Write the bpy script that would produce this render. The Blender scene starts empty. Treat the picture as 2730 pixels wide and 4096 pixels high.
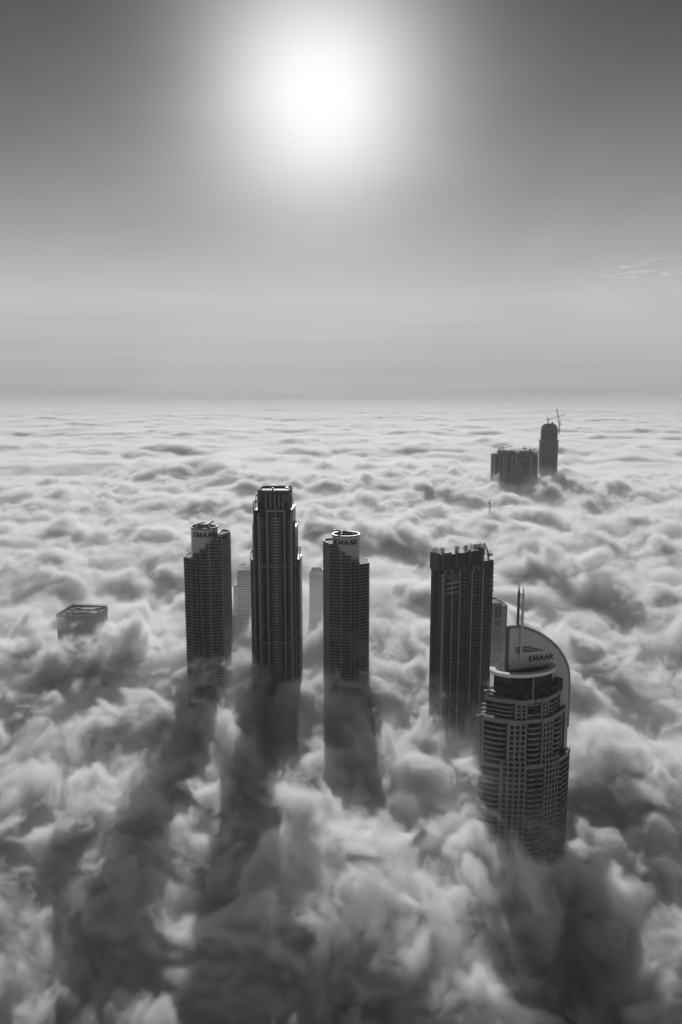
import bpy, bmesh, math, random
import numpy as np
from mathutils import Vector, Matrix
R = math.radians
random.seed(7)
S = bpy.context.scene
C = S.collection

# ------------------------------------------------------------------ camera
ZC, F, TH = 452.0, 3000.0, R(8.87)          # eye height, focal length in photo pixels, pitch
cam = bpy.data.cameras.new('camera')
co = bpy.data.objects.new('camera', cam)
C.objects.link(co)
co.location = (0, 0, ZC)
co.rotation_euler = (R(90) - TH, 0, 0)
cam.sensor_fit = 'VERTICAL'
cam.sensor_height, cam.sensor_width = 36, 24
cam.lens = F / 4096 * 36
cam.clip_start, cam.clip_end = 1, 250000
S.camera = co

# ------------------------------------------------------------------ sky and sun
SE, SA = R(20.3), R(-1.5)
SUN = Vector((math.sin(SA) * math.cos(SE), math.cos(SA) * math.cos(SE), math.sin(SE)))


class G:
    """small helper to write node maths"""
    def __init__(s, nt): s.nt = nt
    def n(s, t, **k):
        n = s.nt.nodes.new(t)
        for a, b in k.items(): setattr(n, a, b)
        return n
    def put(s, sock, v):
        if v is None: return
        if isinstance(v, (int, float, tuple, list)): sock.default_value = v
        else: s.nt.links.new(v, sock)
    def m(s, op, a, b=None, c=None, clamp=False):
        n = s.n('ShaderNodeMath', operation=op, use_clamp=clamp)
        for i, v in enumerate((a, b, c)): s.put(n.inputs[i], v)
        return n.outputs[0]
    def v(s, op, a, b=None):
        n = s.n('ShaderNodeVectorMath', operation=op)
        for i, q in enumerate((a, b)): s.put(n.inputs[i], q)
        return n.outputs[1] if op in ('DOT_PRODUCT', 'LENGTH', 'DISTANCE') else n.outputs[0]
    def noise(s, vec, scale, det, rough=.5, dist=0, lac=2.):
        n = s.n('ShaderNodeTexNoise', noise_dimensions='3D', normalize=False)
        s.put(n.inputs['Vector'], vec)
        for k, q in (('Scale', scale), ('Detail', det), ('Roughness', rough), ('Distortion', dist), ('Lacunarity', lac)):
            n.inputs[k].default_value = q
        return n.outputs[0], n.outputs[1]
    def map(s, x, a, b, c, d, typ='SMOOTHSTEP'):
        n = s.n('ShaderNodeMapRange', interpolation_type=typ)
        s.put(n.inputs[0], x)
        for i, q in enumerate((a, b, c, d)): n.inputs[1 + i].default_value = q
        return n.outputs[0]
    def sep(s, v):
        n = s.n('ShaderNodeSeparateXYZ'); s.put(n.inputs[0], v); return n.outputs
    def comb(s, x=0., y=0., z=0.):
        n = s.n('ShaderNodeCombineXYZ')
        for i, q in enumerate((x, y, z)): s.put(n.inputs[i], q)
        return n.outputs[0]


w = bpy.data.worlds.new('World')
S.world = w
w.use_nodes = True
g = G(w.node_tree)
sky = g.n('ShaderNodeTexSky', sky_type='NISHITA', sun_disc=False)
sky.sun_elevation, sky.sun_rotation = SE, SA
sky.dust_density, sky.air_density = 1.5, 1.0
rgb = g.n('ShaderNodeSeparateColor')
g.put(rgb.inputs[0], sky.outputs[0])
red = rgb.outputs[0]                          # black and white film behind a red filter
gen = g.n('ShaderNodeTexCoord').outputs['Generated']
dirn = g.v('NORMALIZE', gen)
el = g.m('MULTIPLY', g.m('ARCSINE', g.sep(dirn)[2]), 180 / math.pi)
gam = g.m('MULTIPLY', g.m('ARCCOSINE', g.m('MINIMUM', g.v('DOT_PRODUCT', dirn, tuple(SUN)), .999999)), 180 / math.pi)
# dusty air: pale towards the horizon, dark overhead, with the wide aureole round the sun
base = g.m('MULTIPLY', g.m('EXPONENT', g.m('MULTIPLY', g.m('MAXIMUM', g.m('SUBTRACT', el, 7.), 0.), -1 / 7.9)), .48)
low = g.map(el, -0.3, 6.5, .74, 1.0)
base = g.m('MULTIPLY', base, low)
glow = g.m('MULTIPLY', g.m('EXPONENT', g.m('MULTIPLY', g.m('POWER', g.m('DIVIDE', gam, 3.5), 1.12), -1.)), 3.0)
core = g.m('MULTIPLY', g.m('EXPONENT', g.m('MULTIPLY', g.m('POWER', g.m('DIVIDE', gam, 2.), 2.), -1.)), 1.)
# faint layers of dust low over the horizon and a few thin streaks of cirrus
lay, _ = g.noise(g.comb(g.m('MULTIPLY', g.sep(dirn)[0], 1.2), 0., g.m('MULTIPLY', el, .8)), 1.0, 3, .6)
lay2, _ = g.noise(g.v('MULTIPLY', dirn, (2.2, 2.2, 6.)), 1.0, 3, .55, .6)
layer = g.m('ADD', 1., g.m('ADD', g.m('MULTIPLY', g.m('MULTIPLY', lay, .09), g.map(el, 3., 9., 1., .15)), g.m('MULTIPLY', lay2, .10)))
az = g.m('MULTIPLY', g.m('ARCTAN2', g.sep(dirn)[0], g.sep(dirn)[1]), 180 / math.pi)
cir, _ = g.noise(g.comb(g.m('MULTIPLY', g.m('ADD', az, g.m('MULTIPLY', el, 2.)), .55), 0., g.m('SUBTRACT', g.m('MULTIPLY', el, 4.2), g.m('MULTIPLY', az, .35))), 1.0, 4, .6, .3)
cmask = g.m('MULTIPLY', g.map(g.m('ABSOLUTE', g.m('SUBTRACT', el, 8.4)), .2, 1.1, 1., 0.), g.map(az, 17., 20., 0., 1.))
cirrus = g.m('MULTIPLY', g.m('MULTIPLY', g.map(cir, .05, .5, 0., 1.), cmask), .12)
tot = g.m('ADD', g.m('ADD', base, g.m('ADD', glow, core)), g.m('MULTIPLY', red, .002))
tot = g.m('ADD', g.m('MULTIPLY', tot, layer), cirrus)
bg = w.node_tree.nodes['Background']
tot = g.m('MULTIPLY', g.m('SUBTRACT', 1., g.m('EXPONENT', g.m('MULTIPLY', tot, -1.35))), 1.02)   # soft shoulder of the film
g.put(bg.inputs[0], g.m('MULTIPLY', tot, 10.))
bg.inputs[1].default_value = .1

sl = bpy.data.lights.new('sun', 'SUN')
sl.energy, sl.angle, sl.color = 3.6, R(.5), (1, 1, 1)
so = bpy.data.objects.new('sun', sl)
C.objects.link(so)
so.rotation_euler = SUN.to_track_quat('Z', 'Y').to_euler()

S.view_settings.view_transform = 'Standard'
S.view_settings.look = 'None'
S.view_settings.exposure, S.view_settings.gamma = 0, 1
S.render.engine = 'CYCLES'
S.cycles.use_denoising = True
S.cycles.max_bounces, S.cycles.diffuse_bounces, S.cycles.volume_bounces = 8, 2, 4
S.cycles.volume_step_rate, S.cycles.volume_max_steps = 2.4, 400
S.cycles.sample_clamp_indirect = 6
S.cycles.use_adaptive_sampling, S.cycles.adaptive_threshold, S.cycles.adaptive_min_samples = True, .03, 24


# ------------------------------------------------------------------ helpers
def P(u, v, Y):
    """world point seen at photo pixel (u, v) at the ground distance Y"""
    t = Y / (F * math.cos(TH) + (2048 - v) * math.sin(TH))
    return Vector((t * (u - 1365), Y, ZC + t * (-F * math.sin(TH) + (2048 - v) * math.cos(TH))))


def grey(name, a, rough=.8, var=.12, scale=.15, spec=.3, streak=0.):
    m = bpy.data.materials.new(name)
    m.use_nodes = True
    q = G(m.node_tree)
    b = m.node_tree.nodes['Principled BSDF']
    tc = q.n('ShaderNodeTexCoord').outputs['Object']
    n, _ = q.noise(tc, scale, 5, .6)
    n2, _ = q.noise(q.v('MULTIPLY', tc, (1.2, 1.2, .04)), .8, 3, .6)
    f = q.m('ADD', q.m('MULTIPLY', n, var), q.m('MULTIPLY', n2, streak))
    val = q.m('MULTIPLY', q.m('ADD', f, 1.), a)
    q.put(b.inputs['Base Color'], q.comb(val, val, val))
    b.inputs['Roughness'].default_value = rough
    b.inputs['Specular IOR Level'].default_value = spec
    return m


M = dict(
    glass=grey('dark_glass', .004, .3, .5, .35, .08),
    pane=grey('window_glass', .004, .3, .6, .5, .08),
    dark=grey('dark_cladding', .018, .6, .3, .2, .3, .2),
    mid=grey('grey_concrete', .10, .85, .2, .12, .2, .25),
    slab=grey('slab_concrete', .23, .8, .2, .15, .2, .2),
    light=grey('light_cladding', .23, .6, .12, .12, .3, .15),
    white=grey('white_cladding', .70, .5, .1, .1, .3, .1),
    sign=grey('sign_panel', .46, .5, .06, .05, .3, .08),
    pale=grey('pale_render', .42, .9, .08, .1, .2, .1),
    roof=grey('roof_felt', .05, 1., .4, .3, 0.),
    letter=grey('letter_black', .02, .5, .2, .3),
    steel=grey('dark_steel', .06, .5, .3, .4, .5),
    steel_pale=grey('pale_steel', .45, .4, .15, .3, .5),
)

for k_, cell in (('glass', (.30, .30, .32)), ('pane', (.5, .5, .3))):
    nt_ = M[k_].node_tree; q = G(nt_)
    b_ = nt_.nodes['Principled BSDF']
    vo = q.n('ShaderNodeTexVoronoi'); vo.inputs['Randomness'].default_value = .15; vo.inputs['Scale'].default_value = 1.
    q.put(vo.inputs['Vector'], q.v('MULTIPLY', q.n('ShaderNodeTexCoord').outputs['Object'], cell))
    sc = q.n('ShaderNodeSeparateColor'); q.put(sc.inputs[0], vo.outputs['Color'])
    bl = q.map(sc.outputs[0], .6, 1., .003, .055, 'LINEAR')
    q.put(b_.inputs['Base Color'], q.comb(bl, bl, bl))


class MB:
    """collects shapes and links them as one mesh object"""
    def __init__(s): s.v, s.f = [], []
    def add(s, vs, fs):
        o = len(s.v)
        s.v += [tuple(x) for x in vs]
        s.f += [tuple(i + o for i in q) for q in fs]
        return s
    def box(s, x0, x1, y0, y1, z0, z1):
        return s.prism([(x0, y0), (x1, y0), (x1, y1), (x0, y1)], z0, z1)
    def prism(s, pts, z0, z1):
        n = len(pts)
        a = sum(pts[i][0] * pts[(i + 1) % n][1] - pts[(i + 1) % n][0] * pts[i][1] for i in range(n))
        if a < 0: pts = pts[::-1]
        z1s = z1 if isinstance(z1, (list, tuple)) else [z1] * n
        vs = [(p[0], p[1], z0) for p in pts] + [(p[0], p[1], z1s[i]) for i, p in enumerate(pts)]
        fs = [tuple(range(n))[::-1], tuple(range(n, 2 * n))] + [(i, (i + 1) % n, n + (i + 1) % n, n + i) for i in range(n)]
        return s.add(vs, fs)
    def beam(s, a, b, r, k=6, r2=None):
        a, b = Vector(a), Vector(b)
        r2 = r if r2 is None else r2
        q = (b - a).to_track_quat('Z', 'Y')
        vs = []
        for p, rr in ((a, r), (b, r2)):
            for i in range(k):
                t = 2 * math.pi * (i + .5) / k
                vs.append(p + q @ Vector((rr * math.cos(t), rr * math.sin(t), 0)))
        fs = [tuple(range(k))[::-1], tuple(range(k, 2 * k))] + [(i, (i + 1) % k, k + (i + 1) % k, k + i) for i in range(k)]
        return s.add(vs, fs)
    def ring(s, pts, inner, z0, z1, closed=True):
        """band between an outline and an inner outline of as many points"""
        n = len(pts)
        vs = [(p[0], p[1], z) for z in (z0, z1) for p in pts] + [(p[0], p[1], z) for z in (z0, z1) for p in inner]
        fs = []
        for i in range(n if closed else n - 1):
            j = (i + 1) % n
            fs += [(i, j, n + j, n + i), (3 * n + i, 3 * n + j, 2 * n + j, 2 * n + i), (n + i, n + j, 3 * n + j, 3 * n + i), (2 * n + i, 2 * n + j, j, i)]
        if not closed:
            fs += [(0, n, 3 * n, 2 * n), (n - 1, 3 * n - 1, 4 * n - 1, 2 * n - 1)]
        return s.add(vs, fs)
    def build(s, name, mat, parent=None, label=None, kind=None, smooth=False):
        me = bpy.data.meshes.new(name)
        me.from_pydata(s.v, [], s.f)
        bm = bmesh.new(); bm.from_mesh(me)
        bmesh.ops.recalc_face_normals(bm, faces=bm.faces)
        bm.to_mesh(me); bm.free()
        me.materials.append(mat)
        if smooth:
            me.shade_smooth()
        o = bpy.data.objects.new(name, me)
        C.objects.link(o)
        if parent: o.parent = parent
        if label: o['label'] = label
        if kind: o['kind'] = kind
        return o


def thing(name, label, cat, loc=(0, 0, 0), rz=0., group=None):
    o = bpy.data.objects.new(name, None)
    C.objects.link(o)
    o.location, o.rotation_euler = loc, (0, 0, rz)
    o.empty_display_size = 5
    o['label'], o['category'] = label, cat
    if group: o['group'] = group
    return o


def clip(poly, x0, x1):
    """part of a convex plan between two x values"""
    for s, x in ((1, x0), (-1, x1)):
        out = []
        for i, a in enumerate(poly):
            b = poly[(i + 1) % len(poly)]
            ia, ib = s * (a[0] - x) >= 0, s * (b[0] - x) >= 0
            if ia: out.append(a)
            if ia != ib:
                t = (x - a[0]) / (b[0] - a[0])
                out.append((x, a[1] + t * (b[1] - a[1])))
        poly = out
        if not poly: return []
    return poly


def scale(poly, d):
    """plan pushed outwards by about d metres"""
    cx = sum(p[0] for p in poly) / len(poly); cy = sum(p[1] for p in poly) / len(poly)
    out = []
    for p in poly:
        v = Vector((p[0] - cx, p[1] - cy)); l = max(v.length, .01)
        v *= (l + d) / l
        out.append((cx + v.x, cy + v.y))
    return out


GLYPH = {   # strokes (x0, z0, x1, z1, width at start, width at end) on a height of 1
    'E': (.66, [(.09, 0, .09, 1, .19, .19), (.0, .93, .60, .93, .15, .15), (.0, .50, .52, .50, .14, .14), (.0, .07, .64, .07, .15, .15)]),
    'M': (1.12, [(.10, 0, .20, 1, .14, .20), (.16, 1, .56, .10, .22, .16), (.96, 1, .56, .10, .18, .13), (1.02, 0, .92, 1, .20, .22)]),
    'A': (.92, [(.07, 0, .46, 1, .14, .15), (.85, 0, .46, 1, .21, .19), (.20, .33, .72, .33, .13, .13)]),
    'R': (.76, [(.09, 0, .09, 1, .19, .19), (.0, .93, .46, .93, .14, .15), (.42, .95, .60, .80, .15, .17), (.60, .84, .58, .58, .18, .16), (.60, .60, .40, .49, .16, .14), (.0, .48, .44, .48, .13, .14), (.34, .50, .70, 0, .19, .22)]),
}


def lettering(text, size, depth, parent, mat, place, bend=None, gap=.14, bold=1.):
    """raised letters in local XZ facing -Y; bend = radius of the drum they run round"""
    tot = sum(GLYPH[c][0] + gap for c in text) - gap
    x = -tot / 2
    m = MB(); j = 0
    for c in text:
        wd, strokes = GLYPH[c]
        for x0, z0, x1, z1, w0, w1 in strokes:
            d = Vector((x1 - x0, z1 - z0)).normalized()
            p = Vector((-d.y, d.x))
            if abs(d.y) > .3: p = Vector((1, 0)) if p.x > 0 else Vector((-1, 0))
            dep = depth + .012 * (j % 7); j += 1
            ns = 4 if abs(d.x) > .5 else 1
            q = []
            for i in range(ns + 1):
                t = i / ns
                ctr = Vector((x0 + (x1 - x0) * t, z0 + (z1 - z0) * t)); w = (w0 + (w1 - w0) * t) / 2 * bold
                q.append((ctr + p * w, ctr - p * w))
            for (a0, b0), (a1, b1) in zip(q, q[1:]):
                vs = []
                for dd in (-.05, dep):
                    for k in (a0, b0, b1, a1):
                        X_, Z_ = (x + k.x) * size, k.y * size
                        if bend: an = X_ / bend; vs.append(((bend + dd) * math.sin(an), -(bend + dd) * math.cos(an), Z_))
                        else: vs.append((X_, -dd, Z_))
                m.add(vs, [(0, 1, 2, 3), (7, 6, 5, 4), (0, 1, 5, 4), (1, 2, 6, 5), (2, 3, 7, 6), (3, 0, 4, 7)])
        x += wd + gap
    o = m.build('lettering', mat, parent)
    o.location = place
    return o


def truss(m, a, b, w_, r, seg):
    """square lattice boom from a to b"""
    a, b = Vector(a), Vector(b)
    q = (b - a).to_track_quat('Z', 'Y'); L = (b - a).length
    cs = [Vector((sx * w_ / 2, sy * w_ / 2, 0)) for sx, sy in ((-1, -1), (1, -1), (1, 1), (-1, 1))]
    for c in cs: m.beam(a + q @ c, b + q @ c, r, 4)
    for k in range(seg):
        for i in range(4):
            p0 = a + q @ (cs[i] + Vector((0, 0, L * k / seg)))
            p1 = a + q @ (cs[(i + 1) % 4] + Vector((0, 0, L * (k + 1) / seg)))
            m.beam(p0, p1, r * .7, 4)


# ------------------------------------------------------------------ curved twin towers
Y1 = 700.0


def curved_tower(u0, u1, vtop_low, vtop_high, vdrum, ud0, ud1, mirror, label, lab_sign):
    """tower with a bowed front, a roofline that climbs in steps and a round sign drum"""
    a, b = P(u0, vtop_low, Y1), P(u1, vtop_low, Y1)
    W = b.x - a.x
    cx = (a.x + b.x) / 2
    root = thing('curved_tower', label, 'tower', (cx, Y1 + 16, 0), 0, 'twin curved towers')
    zl, zh, zd = P(u0, vtop_low, Y1).z, P(u0, vtop_high, Y1).z, P(u0, vdrum, Y1 + 6).z
    s = -1 if mirror else 1
    # plan in local metres, front towards -y: bowed front, chamfered return on the high side
    hw = W / 2 - .9
    front = []
    for i in range(17):
        t = -1 + 2 * i / 16
        x = hw * (t * .88 - .12)
        front.append((x, -15 + 7.5 * abs(t) ** 2.2 * (1 if t < 0 else .35)))
    plan = front + [(hw, 2.), (hw * .98, 12.), (hw * .6, 16.), (-hw * .6, 16.), (-hw, 8.)]
    plan = [(s * x, y) for x, y in plan]
    if mirror: plan = plan[::-1]
    # steps of the roofline: x ranges and top heights, low to high
    xs = [-hw - 3, -hw * .50, -hw * .22, hw * .06, hw * .34, hw * .60, hw + 3]
    n = len(xs) - 1
    tops = [zl + (zh - zl) * k / (n - 1) for k in range(n)]
    core = MB()
    for k in range(n):
        x0, x1 = xs[k], xs[k + 1]
        p = clip(plan, *(sorted((s * x0, s * x1))))
        if p: core.prism(p, 0, tops[k] - (.0 if k else .2))
    core.build('glass_wall', M['glass'], root)
    fh = 3.15
    z = zh - .5
    zs = []
    while z > 40:
        zs.append(z); z -= fh
    for z in zs:
        k = 0
        while k < n - 1 and tops[k] < z - .8: k += 1
        x0 = xs[k]
        p = clip(scale(plan, .75), *(sorted((s * x0, s * (hw + 5)))))
        if len(p) < 3: continue
        m = MB().prism(p, z - .28, z + .55)
        m.build('floor_slab', M['slab'], root)
    # upright fins on the bowed front
    for j, t in enumerate((-.99, -.86, -.66, -.50, -.42, -.22, -.14, .08, .17, .38, .60, .80, .99)):
        x = hw * (t * .88 - .12)
        y = -15 + 7.5 * abs(t) ** 2.2 * (1 if t < 0 else .35)
        k = 0
        while k < n - 1 and xs[k + 1] < x: k += 1
        wd = .55 if j % 3 else .9
        MB().box(s * x - wd / 2, s * x + wd / 2, y - .7, y + .3, 0, tops[k] + .9).build('fin', M['mid' if j % 3 else 'slab'], root)
    for x, y in ((hw, -6.), (hw, 2.), (hw * .99, 8.)):
        MB().box(s * x - .35, s * x + .6, y - .4, y + .4, 0, zh).build('fin', M['slab'], root)
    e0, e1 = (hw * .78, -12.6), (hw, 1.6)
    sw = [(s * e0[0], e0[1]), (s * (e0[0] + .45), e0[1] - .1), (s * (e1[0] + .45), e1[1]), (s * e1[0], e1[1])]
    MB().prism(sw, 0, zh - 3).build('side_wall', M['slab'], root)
    # a column of dark recessed balconies
    for t in (-.46, -.18, .125):
        x = hw * (t * .88 - .12)
        y = -15 + 7.5 * abs(t) ** 2.2 * (1 if t < 0 else .35)
        k = 0
        while k < n - 1 and xs[k + 1] < x: k += 1
        MB().box(s * x - .85, s * x + .85, y - .95, y - .2, 0, tops[k] - 1).build('recess', M['pane'], root)
    # glazed parapet screens and posts along the steps
    for k in range(n):
        p = clip(scale(plan, .1), *(sorted((s * xs[k], s * xs[k + 1]))))
        inn = scale(p, -1.0)
        MB().ring(p, inn, tops[k] - .2, tops[k] + 1.5).build('parapet', M['light' if k in (0, n - 1) else 'mid'], root)
    # the drum
    dc = P((ud0 + ud1) / 2, vdrum, Y1 + 8)
    dr = (P(ud1, vdrum, Y1 + 8).x - P(ud0, vdrum, Y1 + 8).x) / 2
    zd = dc.z
    dx, dy = dc.x - cx, 8 - 16 + dr - 6.
    m = MB()
    k = 40
    circ = [(dx + dr * math.cos(2 * math.pi * i / k), dy + dr * math.sin(2 * math.pi * i / k)) for i in range(k)]
    m.prism(circ, zl - 6, zd)
    drum = m.build('sign_drum', M['sign'], root)
    for q in range(1, 9):
        z = zd - q * 2.6
        o = [(dx + (dr + .05) * math.cos(2 * math.pi * i / k), dy + (dr + .05) * math.sin(2 * math.pi * i / k)) for i in range(k)]
        i_ = [(dx + (dr - .3) * math.cos(2 * math.pi * i / k), dy + (dr - .3) * math.sin(2 * math.pi * i / k)) for i in range(k)]
        if q > 2: MB().ring(o, i_, z, z + .14).build('panel_joint', M['mid'], drum)
    o = [(dx + (dr + .35) * math.cos(2 * math.pi * i / k), dy + (dr + .35) * math.sin(2 * math.pi * i / k)) for i in range(k)]
    i_ = [(dx + (dr - .9) * math.cos(2 * math.pi * i / k), dy + (dr - .9) * math.sin(2 * math.pi * i / k)) for i in range(k)]
    MB().ring(o, i_, zd - .35, zd + .9).build('rim', M['steel'], drum)
    MB().prism([(dx + (dr - .95) * math.cos(2 * math.pi * i / k), dy + (dr - .95) * math.sin(2 * math.pi * i / k)) for i in range(k)], zd + .02, zd + .5).build('drum_roof', M['roof'], drum)
    lt = lettering(lab_sign, dr * 1.8 / 4.85, .35, drum, M['letter'], (dx, dy, zd - 7.9), dr, .12, 1.4)
    lt.rotation_euler.z = math.atan2(-dc.x, Y1)
    # two window-cleaning cranes on the drum
    for j, (px, tip) in enumerate(((-.62, (8.5, 3.0)), (.35, (5.2, 4.2))) if not mirror else ((.62, (-11., 1.6)), (-.25, (-7., 3.0)))):
        c = thing('roof_crane', ('long low ' if j == 0 else 'shorter raised ') + 'cleaning crane on the sign drum of the ' + ('right' if mirror else 'left') + ' curved tower', 'crane', (cx + dx + dr * px, Y1 + 16 + dy - 3, zd + .9), 0, 'cleaning cranes on the drums')
        MB().box(-1.4, 1.4, -1.2, 1.2, 0, .8).build('base', M['steel'], c)
        MB().beam((0, 0, .5), (0, 0, 1.9), .55).build('mast', M['steel'], c)
        j_ = MB().beam((-tip[0] * .25, 0, 1.0), (tip[0], 0, 1.3 + tip[1]), .62)
        j_.build('jib', M['steel'], c)
        MB().box(tip[0] - .9, tip[0] + 1.2, -.5, .5, 1.1 + tip[1], 1.6 + tip[1]).build('jib_head', M['steel'], c)
    return root


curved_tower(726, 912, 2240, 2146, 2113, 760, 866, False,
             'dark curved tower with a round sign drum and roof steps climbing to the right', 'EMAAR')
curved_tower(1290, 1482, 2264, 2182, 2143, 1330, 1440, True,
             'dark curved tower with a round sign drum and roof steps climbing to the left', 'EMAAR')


# ------------------------------------------------------------------ tallest tower
def tall_tower():
    Y = 700.0
    def X(c): return P(650 + c / 2.412, 2300, Y).x
    def Z(c): return P(1098, 1900 + c / 2.412, Y).z
    cx = X(1085)
    x = lambda c: (X(c) - cx)
    root = thing('stepped_tower', 'tallest black stepped tower with pale upright pilasters between the two curved towers', 'tower', (cx, Y, 0), R(-2))
    def blk(name, c0, c1, y0, y1, ctop, mat='glass', zb=0):
        return MB().box(x(c0), x(c1), y0, y1, zb, Z(ctop)).build(name, M[mat], root)
    blk('shaft', 962, 1212, 0, 40, 190)
    blk('shoulder', 893, 961.5, 3, 37, 345); blk('shoulder', 1212.5, 1258, 3, 37, 340)
    blk('shoulder', 868, 892.5, 6, 34, 545); blk('shoulder', 1258.5, 1284, 6, 34, 520)
    blk('shoulder', 838, 867.5, 9, 32, 840); blk('shoulder', 1284.5, 1322, 9, 32, 830)
    blk('bay', 1035, 1172, -2.2, -.02, 345, 'dark')
    # crown
    c = blk('crown', 932, 1224, 2.5, 38, 172, 'dark', Z(372))
    m = MB()
    for a, b, y0, y1 in ((928, 1227, 1.5, 3), (928, 1227, 37, 38.6)): m.box(x(a), x(b), y0, y1, Z(176), Z(150))
    for a, b in ((928, 936), (1219, 1227)): m.box(x(a), x(b), 3.01, 36.99, Z(176), Z(150))
    m.build('parapet', M['mid'], root)
    for q in (932, 958, 1010, 1055, 1095, 1135, 1175, 1200, 1222):
        MB().box(x(q - 5.5), x(q + 5.5), *((-1., -.02) if 965 < q < 1210 else (.9, 2.4)), Z(318 if 1000 < q < 1180 else 250), Z(185)).build('crown_fin', M['light'], root)
    m = MB()
    for i in range(9):
        q = 940 + i * 34
        m.box(x(q), x(q + 3), 2, 3, Z(149.8), Z(140))
    m.box(x(930), x(1225), 2.2, 2.7, Z(142), Z(138)); m.box(x(1066), x(1080), 2, 5, Z(149.8), Z(126)); m.box(x(1190), x(1214), 8, 14, Z(149.8), Z(131))
    m.build('roof_railing', M['steel'], root)
    # pilasters over the whole height
    for q, w_, top, y in ((1021, 13, 345, -3.0), (1187, 12, 340, -3.0), (939, 15, 372, -1.6), (1249, 14, 366, -1.6), (843, 9, 830, 7.6), (1319, 10, 780, 7.6), (873, 8, 500, 4.8), (1280, 8, 500, 4.8), (888, 7, 262, 1.6), (1258, 6, 255, 1.6)):
        MB().box(x(q - w_ * .6), x(q + w_ * .6), y, y + 2.2, 0, Z(top)).build('pilaster', M['light'], root)
    MB().box(x(1099), x(1110), -3.2, -2.22, 0, Z(290)).build('pilaster', M['slab'], root)
    MB().box(x(1014), x(1194), -3.4, -1.5, Z(352), Z(332)).build('lintel', M['slab'], root)
    # belts
    for q in (880, 1617, 1838, 2200):
        MB().box(x(1028), x(1180), -2.8, -2.25, Z(q + 12), Z(q - 14)).build('belt', M['mid'], root)
        MB().box(x(948), x(1014), -.6, -.02, Z(q + 16), Z(q - 10)).build('belt', M['mid'], root)
        MB().box(x(1194), x(1241), -.6, -.02, Z(q + 6), Z(q - 18)).build('belt', M['mid'], root)
        MB().box(x(1257), x(1317), 5.2, 5.9, Z(q - 2), Z(q - 26)).build('belt', M['mid'], root)
        MB().box(x(848), x(930), 5.2, 5.9, Z(q + 16), Z(q - 8)).build('belt', M['mid'], root)
    # balconies floor by floor: the paired centre ones and those beside the pilasters
    fh = 2.95
    z0 = Z(420)
    stuff = MB(); cnt = 0
    spots = ((1064, 1099, -3.0, -2.25, 420), (1110, 1147, -3.0, -2.25, 420), (947, 972, -1.2, -.02, 385), (1222, 1242, -1.2, -.02, 380), (848, 884, 7.2, 8.98, 860), (1290, 1314, 7.2, 8.98, 850))
    k = 0
    while z0 - k * fh > 60:
        z = z0 - k * fh
        for a, b, y0, y1, top in spots:
            if z > Z(top): continue
            args = (x(a), x(b), y0, y1, z, z + 1.05)
            if cnt < 100 and (k % 2 == 0 or a in (1064, 1110)):
                MB().box(*args).build('balcony', M['slab' if a < 1280 else 'mid'], root); cnt += 1
            else: stuff.box(*args)
        k += 1
    stuff.build('balcony_rows', M['slab'], root, kind='stuff')
    # glazing bars of the upper centre bay
    m = MB()
    for q in (1061, 1145): m.box(x(q - 2), x(q + 2), -2.9, -2.25, Z(560), Z(355))
    m.build('glazing_bar', M['mid'], root)
    # open corner frames on the shoulders
    for a, b, top, bot, y in ((838, 872, 762, 840, 9), (1288, 1322, 738, 830, 9), (867, 890, 486, 545, 6), (1262, 1286, 474, 520, 6), (886, 930, 262, 345, 3), (1232, 1260, 250, 340, 3), (902, 934, 205, 262, 6), (1222, 1240, 196, 250, 6)):
        m = MB()
        for yy in (y, y + 12):
            m.box(x(a), x(a + 5), yy, yy + 1.2, Z(bot) + .01, Z(top)); m.box(x(b - 5), x(b), yy, yy + 1.2, Z(bot) + .01, Z(top))
            m.box(x(a + 5) + .01, x(b - 5) - .01, yy, yy + 1.2, Z(top + 9), Z(top))
        m.box(x(a), x(a + 5), y + 1.21, y + 11.99, Z(top + 8), Z(top)); m.box(x(b - 5), x(b), y + 1.21, y + 11.99, Z(top + 8), Z(top))
        m.build('corner_frame', M['mid'], root)
    return root


tall_tower()


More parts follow.
